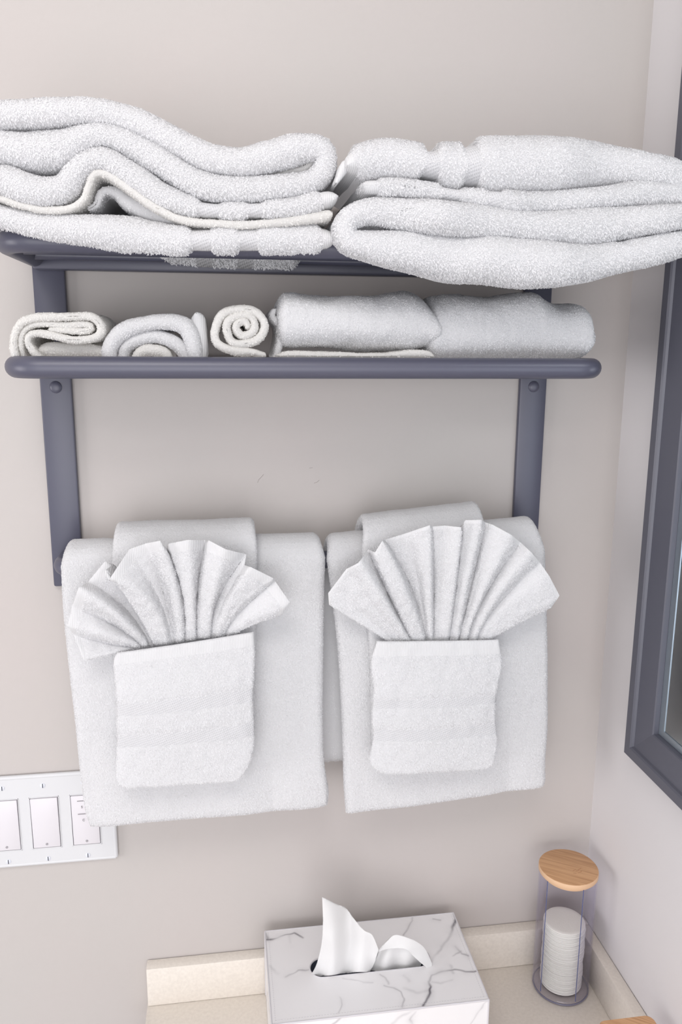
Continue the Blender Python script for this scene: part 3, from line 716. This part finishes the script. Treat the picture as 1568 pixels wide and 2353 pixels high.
for i, c_ in enumerate(cx):
    bm = bmesh.new()
    for (x0, x1, z0, z1) in ((c_-hw, c_-hw+0.0010, hz0, hz1), (c_+hw-0.0010, c_+hw, hz0, hz1), (c_-hw, c_+hw, hz0, hz0+0.0010), (c_-hw, c_+hw, hz1-0.0010, hz1)):
        box(bm, x0, x1, -0.0062, -0.0008, z0, z1, 0.0003, 1)
    obj('switch_frame', bm, M_plastic, sw)
    bm = bmesh.new(); box(bm, c_-hw+0.0004, c_+hw-0.0004, -0.0022, -0.0006, hz0+0.0004, hz1-0.0004); obj('switch_recess', bm, M_greyprint, sw, smooth=False)
    bm = bmesh.new(); box(bm, c_-hw+0.0016, c_+hw-0.0017, -0.0070, -0.0015, hz0+0.0015, hz1-0.0015, 0.0007)
    for v_ in bm.verts:                                  # rocker tips out towards its top
        if v_.co.y < -0.005: v_.co.y -= 0.0012*(v_.co.z-hz0)/(hz1-hz0)-0.0008
    rk = obj('rocker', bm, M_rocker, sw)
    def sub(nm, bm_, mt):
        s_ = obj(nm, bm_, mt); s_.parent = rk; s_.location = -Vector(sw.location)-rk.location
        return s_
    bm = bmesh.new(); ring = [(c_+0.0011*math.cos(a_), -0.0068, hz0+0.0062+0.0011*math.sin(a_)) for a_ in np.linspace(0, 2*math.pi, 17)]
    tube(bm, ring, 0.00022, 6, caps=False); sub('locator_ring', bm, M_greyprint)
    if i == 2:
        bm = bmesh.new()
        for (xx, yy, w_) in ((181, 1841, 0.012), (183, 1871, 0.012)):
            q_ = at(xx, yy, Y=-0.0078); box(bm, q_[0]-0.002, q_[0]+w_, -0.0081, -0.0076, q_[2]-0.0002, q_[2]+0.0002)
        sub('button_line', bm, M_greyprint)
        for (xx, yy, ch) in ((188.0, 1857, 'S'), (191.0, 1887, 'C')):
            cu = bpy.data.curves.new('lettering', 'FONT'); cu.body = ch; cu.size = 0.0042; cu.extrude = 0.0001
            tmp = bpy.data.objects.new('t', cu); COL.objects.link(tmp); dg = bpy.context.evaluated_depsgraph_get(); dg.update()
            me = bpy.data.meshes.new_from_object(tmp.evaluated_get(dg)); bpy.data.objects.remove(tmp)
            q_ = at(xx, yy, Y=-0.0080)
            me.transform(Matrix.Translation(Vector((q_[0]-0.0008, -0.0080, q_[2]))) @ Matrix.Rotation(math.pi/2, 4, 'X'))
            s_ = link('lettering', me, M_greyprint); s_.parent = rk; s_.location = -Vector(sw.location)-rk.location
    for zc in (0.3100, 0.2132):
        bm = bmesh.new(); n = 20
        rings = [[bm.verts.new((c_+r_*math.cos(2*math.pi*k/n), -0.0055-h_, zc+r_*math.sin(2*math.pi*k/n))) for k in range(n)] for r_, h_ in ((0.0031, -0.0005), (0.0030, 0.0003), (0.0024, 0.0007))]
        for a_, b_ in zip(rings, rings[1:]):
            for k in range(n): bm.faces.new((a_[k], a_[(k+1) % n], b_[(k+1) % n], b_[k]))
        bm.faces.new(rings[-1]); sc_ = obj('screw', bm, M_screw, sw)
        bm = bmesh.new(); box(bm, c_-0.0004, c_+0.0004, -0.00645, -0.0055, zc-0.0026, zc+0.0026)
        s_ = obj('screw_slot', bm, M_dark, smooth=False); s_.parent = sc_; s_.location = -Vector(sw.location)-sc_.location

# ------------------------------------------------------------ framed mirror on the right wall
mr = empty('wall_mirror', (0, -0.103, 0.356))
tag(mr, 'mirror in a charcoal metal frame on the right wall at the picture edge', 'mirror')
my0, mz0, mz1, my1 = -0.1040, 0.3565, 1.28, -0.95
def frame_side(P0, P1, inn0, inn1):
    """one mitred side: outer lip, sloping face, inner step; profile rows are (depth from outer edge, x)"""
    prof = [(0.0, -0.0005), (0.0, -0.0195), (0.0012, -0.0205), (0.0120, -0.0205), (0.0140, -0.0190), (0.0150, -0.0165), (0.0440, -0.0130), (0.0452, -0.0118), (0.0460, -0.0040), (0.0460, -0.0005)]
    bm = bmesh.new(); A = []; B = []
    for d_, x_ in prof:
        A.append(bm.verts.new((x_, P0[0]+inn0[0]*d_, P0[1]+inn0[1]*d_))); B.append(bm.verts.new((x_, P1[0]+inn1[0]*d_, P1[1]+inn1[1]*d_)))
    for i in range(len(prof)-1): bm.faces.new((A[i], A[i+1], B[i+1], B[i]))
    bm.faces.new(A); bm.faces.new(B[::-1])
    return obj('frame_side', bm, M_frame, mr, smooth=False)
c00, c01, c11, c10 = (my0, mz0), (my0, mz1), (my1, mz1), (my1, mz0)
frame_side(c00, c01, (-1, 1), (-1, -1)); frame_side(c00, c10, (-1, 1), (1, 1)); frame_side(c10, c11, (1, 1), (1, -1)); frame_side(c01, c11, (-1, -1), (1, -1))
bm = bmesh.new(); box(bm, -0.0060, -0.0010, my1+0.0445, my0-0.0445, mz0+0.0445, mz1-0.0445); obj('mirror_glass', bm, M_mirror, mr, smooth=False)
bm = bmesh.new()
for (y0, y1, z0, z1) in ((my0-0.056, my0-0.0462, mz0+0.0462, mz1-0.0462), (my1+0.0462, my0-0.056, mz0+0.0462, mz0+0.054)):
    box(bm, -0.0068, -0.0058, y0, y1, z0, z1)
obj('glass_bevel', bm, M_bezel, mr, smooth=False)

# ------------------------------------------------------------ tissue box
TX0, TX1, TY0, TY1, TH = -0.4402, -0.1935, -0.1640, -0.0205, 0.095
tb = empty('tissue_box_cover', ((TX0+TX1)/2, (TY0+TY1)/2, 0))
tag(tb, 'white marble-print rectangular tissue box cover with stitched edges on the counter', 'tissue box')
CT = (2.529, 560, 2040)
def vein_col(P, veins, seed):
    """printed veins: distance to wobbling polylines; P (n, 2) metres"""
    P3 = np.c_[P, np.zeros(len(P))]
    wob = np.c_[vnoise(P3, 0.006, seed), vnoise(P3, 0.006, seed+9)]*0.0012+np.c_[vnoise(P3, 0.018, seed+2), vnoise(P3, 0.018, seed+4)]*0.002
    Q = P+wob; dark = np.zeros(len(P)); soft = np.zeros(len(P))
    for pl, w, s in veins:
        d = np.full(len(P), 9.0)
        for a_, b_ in zip(pl[:-1], pl[1:]):
            a_ = np.array(a_); b_ = np.array(b_); ab = b_-a_
            t_ = np.clip(((Q-a_)@ab)/(ab@ab+1e-12), 0, 1); d = np.minimum(d, np.linalg.norm(Q-(a_+t_[:, None]*ab), axis=1))
        var = 0.75+0.6*vnoise(P3, 0.012, seed+len(pl))
        dark = np.maximum(dark, s*np.clip(var, 0.1, 1.2)*np.exp(-(d/(w*0.0008))**2)); soft = np.maximum(soft, s*0.38*np.exp(-(d/(w*0.0036))**2))
    cl = np.clip(vnoise(P3, 0.03, seed+20)*0.5+0.2, 0, 1)*0.05
    k = np.clip(dark+soft*0.6*np.clip(0.5+vnoise(P3, 0.01, seed+5), 0, 1)+cl, 0, 1)[:, None]
    return np.c_[np.array([0.80, 0.79, 0.80])*(1-k)+np.array([0.13, 0.12, 0.14])*k, np.ones(len(P))]
def grid_face(nm, o3, e1, e2, L1, L2, veins, seed, step=0.0009, hole=None):
    n1, n2 = int(L1/step), int(L2/step); a_ = np.linspace(0, L1, n1+1); b_ = np.linspace(0, L2, n2+1)
    G = np.stack(np.meshgrid(a_, b_, indexing='ij'), -1).reshape(-1, 2)
    V = np.array(o3)+G[:, :1]*np.array(e1)+G[:, 1:]*np.array(e2)
    idx = np.arange(len(G)).reshape(n1+1, n2+1)
    q = np.stack([idx[:-1, :-1], idx[1:, :-1], idx[1:, 1:], idx[:-1, 1:]], -1).reshape(-1, 4)
    if hole is not None: q = q[~hole(V[q].mean(1))]
    me = bpy.data.meshes.new(nm); me.vertices.add(len(V)); me.vertices.foreach_set('co', V.astype(np.float32).ravel())
    me.loops.add(len(q)*4); me.loops.foreach_set('vertex_index', q.astype(np.int32).ravel())
    me.polygons.add(len(q)); me.polygons.foreach_set('loop_start', np.arange(0, len(q)*4, 4, dtype=np.int32)); me.update(calc_edges=True)
    at_ = me.color_attributes.new('print', 'FLOAT_COLOR', 'POINT')
    at_.data.foreach_set('color', vein_col(G, veins, seed).astype(np.float32).ravel())
    return link(nm, me, M_marble, tb)
def tv(pts):
    out = []
    for x, y in pts:
        w = at(CT[1]+x/CT[0], CT[2]+y/CT[0], Z=TH); out.append((w[0]-TX0, w[1]-TY0))
    return out
def fv(pts):
    out = []
    for x, y in pts:
        w = at(CT[1]+x/CT[0], CT[2]+y/CT[0], Y=TY0); out.append((w[0]-TX0, w[2]))
    return out
top_veins = [(tv([(1355, 485), (1290, 488), (1220, 478), (1150, 490), (1095, 510), (1075, 545), (1090, 580), (1078, 620), (1062, 660), (1048, 692)]), 1.6, 0.75),
    (tv([(1225, 150), (1236, 185), (1216, 230), (1210, 258)]), 2.4, 0.8), (tv([(1210, 258), (1190, 300), (1150, 350), (1110, 395), (1085, 440)]), 2.6, 0.3),
    (tv([(972, 165), (982, 195), (958, 240), (925, 278)]), 1.6, 0.42), (tv([(130, 302), (180, 298), (240, 280), (290, 262), (345, 288)]), 1.8, 0.75), (tv([(130, 262), (150, 300)]), 2.4, 0.5),
    (tv([(265, 270), (272, 325)]), 1.6, 0.3), (tv([(1240, 345), (1262, 385), (1302, 400)]), 1.4, 0.6), (tv([(1262, 372), (1212, 402)]), 1.2, 0.5), (tv([(245, 520), (288, 505), (322, 484), (380, 480)]), 1.5, 0.4),
    (tv([(150, 450), (205, 500)]), 2, 0.15), (tv([(580, 525), (640, 532), (700, 548), (752, 550)]), 1.0, 0.35), (tv([(820, 562), (880, 585), (918, 608), (936, 645), (915, 690)]), 1.1, 0.45),
    (tv([(845, 555), (830, 520), (800, 500)]), 1.2, 0.3), (tv([(560, 635), (563, 680), (548, 725)]), 0.9, 0.35), (tv([(1100, 185), (1142, 192)]), 1.4, 0.6), (tv([(1092, 600), (1000, 605), (930, 585)]), 2.4, 0.2),
    (tv([(1210, 540), (1150, 560), (1095, 545)]), 2.0, 0.25), (tv([(935, 505), (960, 545)]), 2.0, 0.25), (tv([(1200, 455), (1215, 500)]), 2.2, 0.35)]
front_veins = [(fv([(578, 742), (545, 775), (515, 800), (480, 850)]), 1.6, 0.6), (fv([(992, 728), (968, 765), (985, 792), (960, 850)]), 1.3, 0.55), (fv([(1420, 662), (1370, 720), (1318, 790), (1250, 880)]), 1.0, 0.3),
    (fv([(860, 795), (920, 745), (1020, 705)]), 2.0, 0.25), (fv([(700, 900), (800, 860), (900, 900)]), 1.5, 0.5)]
sl0, sl1, syc, shr = -0.3905, -0.2440, -0.0905, 0.0155
def hole(C_):
    xx = np.clip(C_[:, 0], sl0+shr, sl1-shr); return np.hypot(C_[:, 0]-xx, C_[:, 1]-syc) < shr
grid_face('top_panel', (TX0, TY0, TH), (1, 0, 0), (0, 1, 0), TX1-TX0, TY1-TY0, top_veins, 2.0, hole=hole)
grid_face('front_panel', (TX0, TY0, 0.0006), (1, 0, 0), (0, 0, 1), TX1-TX0, TH-0.0006, front_veins, 5.0, 0.0013)
for nm, o3, e1, e2, L1, s_ in (('side_panel', (TX0, TY1, 0.0006), (0, -1, 0), (0, 0, 1), TY1-TY0, 7.0), ('side_panel', (TX1, TY0, 0.0006), (0, 1, 0), (0, 0, 1), TY1-TY0, 8.0), ('back_panel', (TX1, TY1, 0.0006), (-1, 0, 0), (0, 0, 1), TX1-TX0, 9.0)):
    grid_face(nm, o3, e1, e2, L1, TH-0.0006, [([(0.02, 0.01), (0.05, 0.05), (0.1, 0.06)], 1.5, 0.5)], s_, 0.002)
bm = bmesh.new()
cn = [(TX0, TY0), (TX1, TY0), (TX1, TY1), (TX0, TY1)]
for i in range(4):
    a_, b_ = cn[i], cn[(i+1) % 4]
    tube(bm, [(a_[0], a_[1], TH-0.0006), (b_[0], b_[1], TH-0.0006)], 0.0011, 8); tube(bm, [(a_[0], a_[1], 0.001), (a_[0], a_[1], TH-0.0004)], 0.0011, 8)
obj('edge_piping', bm, M_seam, tb)
bm = bmesh.new()
rim = []
for k in range(25): a_ = math.pi/2+math.pi*k/24; rim.append((sl0+shr+shr*math.cos(a_), syc+shr*math.sin(a_), TH-0.0004))
for k in range(25): a_ = -math.pi/2+math.pi*k/24; rim.append((sl1-shr+shr*math.cos(a_), syc+shr*math.sin(a_), TH-0.0004))
rim.append(rim[0]); tube(bm, rim, 0.0010, 8, caps=False); obj('slot_rim', bm, M_seam, tb)
bm = bmesh.new()
va = [bm.verts.new(p_) for p_ in rim[:-1]]; vb = [bm.verts.new((p_[0], p_[1], TH-0.016)) for p_ in rim[:-1]]
for i in range(len(va)): bm.faces.new((va[i], va[(i+1) % len(va)], vb[(i+1) % len(va)], vb[i]))
bm.faces.new(vb); obj('slot_lining', bm, M_boxin, tb)
bm = bmesh.new(); 
for k in range(int((TY1-TY0)/0.0032)-1):
    y_ = TY0+0.004+k*0.0032
    for x_ in (TX0+0.0042, TX1-0.0042): box(bm, x_-0.0002, x_+0.0002, y_, y_+0.0019, TH-0.0001, TH+0.0002)
for k in range(int((TX1-TX0)/0.0032)-1):
    x_ = TX0+0.004+k*0.0032
    for y_ in (TY0+0.0045,): box(bm, x_, x_+0.0019, y_-0.0002, y_+0.0002, TH-0.0001, TH+0.0002)
obj('stitching', bm, M_seam, tb, smooth=False)['kind'] = 'stuff'

# tissue
def sheet(nm, bot, mid, topc, ybase, folds, seed, parent=None):
    nu, nv_ = 70, 46
    def curve(c_):
        C_ = crom([tuple(map(float, q)) for q in c_], 20); return resample(C_, 2, np.linspace(0, length(C_, 2), nu))
    Bc, Mc, Tc = curve(bot), curve(mid), curve(topc); P = np.zeros((nu, nv_, 3)); v = np.linspace(0, 1, nv_)
    for i in range(nu):
        c = 2*Mc[i]-0.5*(Bc[i]+Tc[i])
        for j in range(nv_):
            p = (1-v[j])**2*Bc[i]+2*v[j]*(1-v[j])*c+v[j]**2*Tc[i]
            u_ = i/(nu-1); y_ = ybase+folds(u_, v[j])
            P[i, j] = at(CT[1]+p[0]/CT[0], CT[2]+p[1]/CT[0], Y=y_)
    P[..., 1] += vnoise(P, 0.022, seed)*0.0022
    return cloth(nm, P, 0.0005, M_tissue, parent, wob=0.0002, wscale=0.01, seed=seed, rnd=0.0002)
ts = sheet('tissue', [(395, 498), (450, 512), (560, 500), (660, 490), (736, 484)], [(452, 330), (500, 320), (580, 330), (670, 350), (772, 405)],
      [(457, 57), (520, 88), (590, 118), (640, 180), (700, 247), (748, 275), (786, 362)], -0.0985,
      lambda u, v: -0.010*math.sin(u*6.5+v*2.2)*v*0.8+0.004*math.sin(u*13+v*3)*(1-v*0.5)-0.004, 3)
tag(ts, 'white paper tissue pulled up in two peaks from the marble-print box slot', 'tissue')
sheet('second_ply', [(728, 484), (800, 486), (900, 478), (980, 470), (1030, 462)], [(765, 430), (820, 380), (900, 375), (980, 400), (1045, 430)],
      [(788, 362), (830, 312), (880, 273), (960, 292), (1010, 322), (1062, 366), (1085, 430)], -0.0975,
      lambda u, v: 0.004*math.sin(u*7+1)*v+0.002*math.sin(u*15), 5, ts)
sheet('folded_flap', [(780, 368), (850, 352), (940, 356), (990, 400), (1050, 450), (1096, 492)], [(800, 350), (860, 320), (930, 325), (1000, 360), (1060, 405), (1096, 462)],
      [(800, 345), (835, 306), (882, 272), (960, 292), (1025, 325), (1062, 364), (1096, 440)], -0.1055,
      lambda u, v: 0.002*math.sin(u*9)-0.003*(1-v), 6, ts)

# ------------------------------------------------------------ acrylic dispenser with bamboo lid
JX, JY, JR, JZ = -0.0560, -0.0580, 0.0360, 0.1690
jar = empty('cotton_pad_dispenser', (JX, JY, 0))
tag(jar, 'clear acrylic cotton pad dispenser with round bamboo lid in the counter corner', 'dispenser')
th_ = 0.0016; view = math.atan2(CAM[1]-JY, CAM[0]-JX); half = math.radians(38)
a0, a1 = view+half-math.radians(4), view-half-math.radians(4)+2*math.pi
bm = bmesh.new(); n = 72
def arc(r_, z_): return [bm.verts.new((JX+r_*math.cos(a0+(a1-a0)*i/n), JY+r_*math.sin(a0+(a1-a0)*i/n), z_)) for i in range(n+1)]
Ao, Ai, Bo, Bi = arc(JR, 0.0075), arc(JR-th_, 0.0075), arc(JR, JZ), arc(JR-th_, JZ)
for i in range(n):
    bm.faces.new((Ao[i], Ao[i+1], Bo[i+1], Bo[i])); bm.faces.new((Ai[i+1], Ai[i], Bi[i], Bi[i+1]))
    bm.faces.new((Bo[i], Bo[i+1], Bi[i+1], Bi[i])); bm.faces.new((Ai[i], Ai[i+1], Ao[i+1], Ao[i]))
bm.faces.new((Ao[0], Bo[0], Bi[0], Ai[0])); bm.faces.new((Ai[-1], Bi[-1], Bo[-1], Ao[-1]))
obj('clear_wall', bm, M_acryl, jar)
for a_ in (a0, a1):
    bm = bmesh.new(); rr = JR-th_/2; x_, y_ = JX+rr*math.cos(a_), JY+rr*math.sin(a_)
    tube(bm, [(x_, y_, 0.0076), (x_, y_, JZ)], 0.0005, 8); obj('opening_edge', bm, M_acryledge, jar)
bm = bmesh.new()
R_ = lathe(bm, [(0.0005, 0.0002), (JR-0.003, 0.0002), (JR-0.0008, 0.0008), (JR+0.0002, 0.0028), (JR+0.0002, 0.0060), (JR-0.0006, 0.0073), (JR-0.0028, 0.0075), (0.0005, 0.0075)], (JX, JY, 0))
bm.faces.new(R_[0][::-1]); bm.faces.new(R_[-1]); obj('clear_base', bm, M_acryl, jar)
bm = bmesh.new(); tube(bm, [(JX+(JR-0.0012)*math.cos(a_), JY+(JR-0.0012)*math.sin(a_), 0.0030) for a_ in np.linspace(0, 2*math.pi, 65)], 0.0010, 8, caps=False)
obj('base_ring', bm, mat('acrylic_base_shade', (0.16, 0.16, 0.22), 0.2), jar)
bm = bmesh.new(); R_ = lathe(bm, [(0.0005, -0.004), (JR-0.0035, -0.004), (JR-0.0035, 0.0001), (JR+0.0004, 0.0002), (JR+0.0009, 0.0010), (JR+0.0009, 0.0062), (JR+0.0004, 0.0070)], (JX, JY, JZ))
bm.faces.new(R_[0][::-1]); lid = obj('lid', bm, M_bamboo_edge, jar)
bm = bmesh.new(); R_ = lathe(bm, [(JR+0.0004, 0.0070), (JR-0.0004, 0.0074), (0.001, 0.0074)], (JX, JY, JZ)); bm.faces.new(R_[-1])
lt = obj('lid_top', bm, M_bamboo); lt.parent = lid; lt.location = -Vector(jar.location)-lid.location
lt['label'] = 'grained bamboo lid top'
bm = bmesh.new()
for (dx, dy, l_, a_) in ((0.004, -0.008, 0.005, 0.4), (0.007, -0.010, 0.004, 0.2), (0.010, -0.008, 0.003, 1.2), (0.013, -0.006, 0.004, 0.6), (0.009, -0.013, 0.006, 0.3), (0.002, -0.014, 0.004, -0.4), (0.012, -0.011, 0.003, 0.9)):
    c_, s_ = math.cos(a_)*l_/2, math.sin(a_)*l_/2; tube(bm, [(JX+dx-c_, JY+dy-s_, JZ+0.0074), (JX+dx+c_, JY+dy+s_, JZ+0.0074)], 0.00028, 6)
kn = obj('wood_knot', bm, M_bamboo_knot); kn.parent = lid; kn.location = -Vector(jar.location)-lid.location
# cotton pads, each its own
pr, pt = 0.0262, 0.00215
bm = bmesh.new(); R_ = lathe(bm, [(0.0005, 0.0), (pr-0.0010, 0.0), (pr-0.0002, 0.0004), (pr, 0.0010), (pr-0.0002, 0.0016), (pr-0.0010, 0.0020), (pr-0.005, 0.00212), (0.0005, 0.00212)], (0, 0, 0), 48)
bm.faces.new(R_[0][::-1]); bm.faces.new(R_[-1])
pad0 = obj('cotton_pad', bm, M_pad); tag(pad0, 'round white cotton pad stacked inside the clear dispenser', 'cotton pad', 'cotton pads in the dispenser')
rp = random.Random(5); npad = 42
for k in range(npad):
    p_ = pad0 if k == 0 else pad0.copy()
    if k: COL.objects.link(p_)
    p_.location = (JX+rp.uniform(-.0007, .0007), JY+rp.uniform(-.0007, .0007), 0.0077+k*pt); p_.rotation_euler = (0, 0, rp.uniform(0, 6))
    if k == npad-1: p_['label'] = 'topmost round cotton pad of the stack in the clear dispenser'

# ------------------------------------------------------------ second bamboo lid at the corner of the frame
QX, QY, QH = -0.0540, -0.2430, 0.090
cn2 = empty('lidded_container', (QX, QY, 0))
tag(cn2, 'small clear container with a square bamboo lid cut by the bottom right corner', 'container')
def rsq(bm, h_, r_, z_):
    out = []
    for cx_, cy_, a_ in ((h_-r_, h_-r_, 0), (-h_+r_, h_-r_, 90), (-h_+r_, -h_+r_, 180), (h_-r_, -h_+r_, 270)):
        for k in range(9):
            t_ = math.radians(a_+90*k/8); out.append(bm.verts.new((QX+cx_+r_*math.cos(t_), QY+cy_+r_*math.sin(t_), z_)))
    return out
def stack(bm, rows):
    R = [rsq(bm, *q) for q in rows]
    for a_, b_ in zip(R, R[1:]):
        for k in range(len(a_)): bm.faces.new((a_[k], a_[(k+1) % len(a_)], b_[(k+1) % len(a_)], b_[k]))
    return R
bm = bmesh.new(); R_ = stack(bm, [(0.029, 0.006, 0.0003), (0.031, 0.008, 0.002), (0.031, 0.008, QH), (0.0294, 0.0065, QH), (0.0294, 0.0065, 0.004)])
bm.faces.new(R_[0][::-1]); bm.faces.new(R_[-1]); obj('clear_body', bm, M_acryl, cn2)
bm = bmesh.new(); R_ = stack(bm, [(0.0312, 0.008, QH+0.0002), (0.0318, 0.008, QH+0.0008), (0.0318, 0.008, QH+0.0062), (0.0310, 0.008, QH+0.0072)])
bm.faces.new(R_[0][::-1]); bm.faces.new(R_[-1]); obj('lid', bm, M_bamboo, cn2)
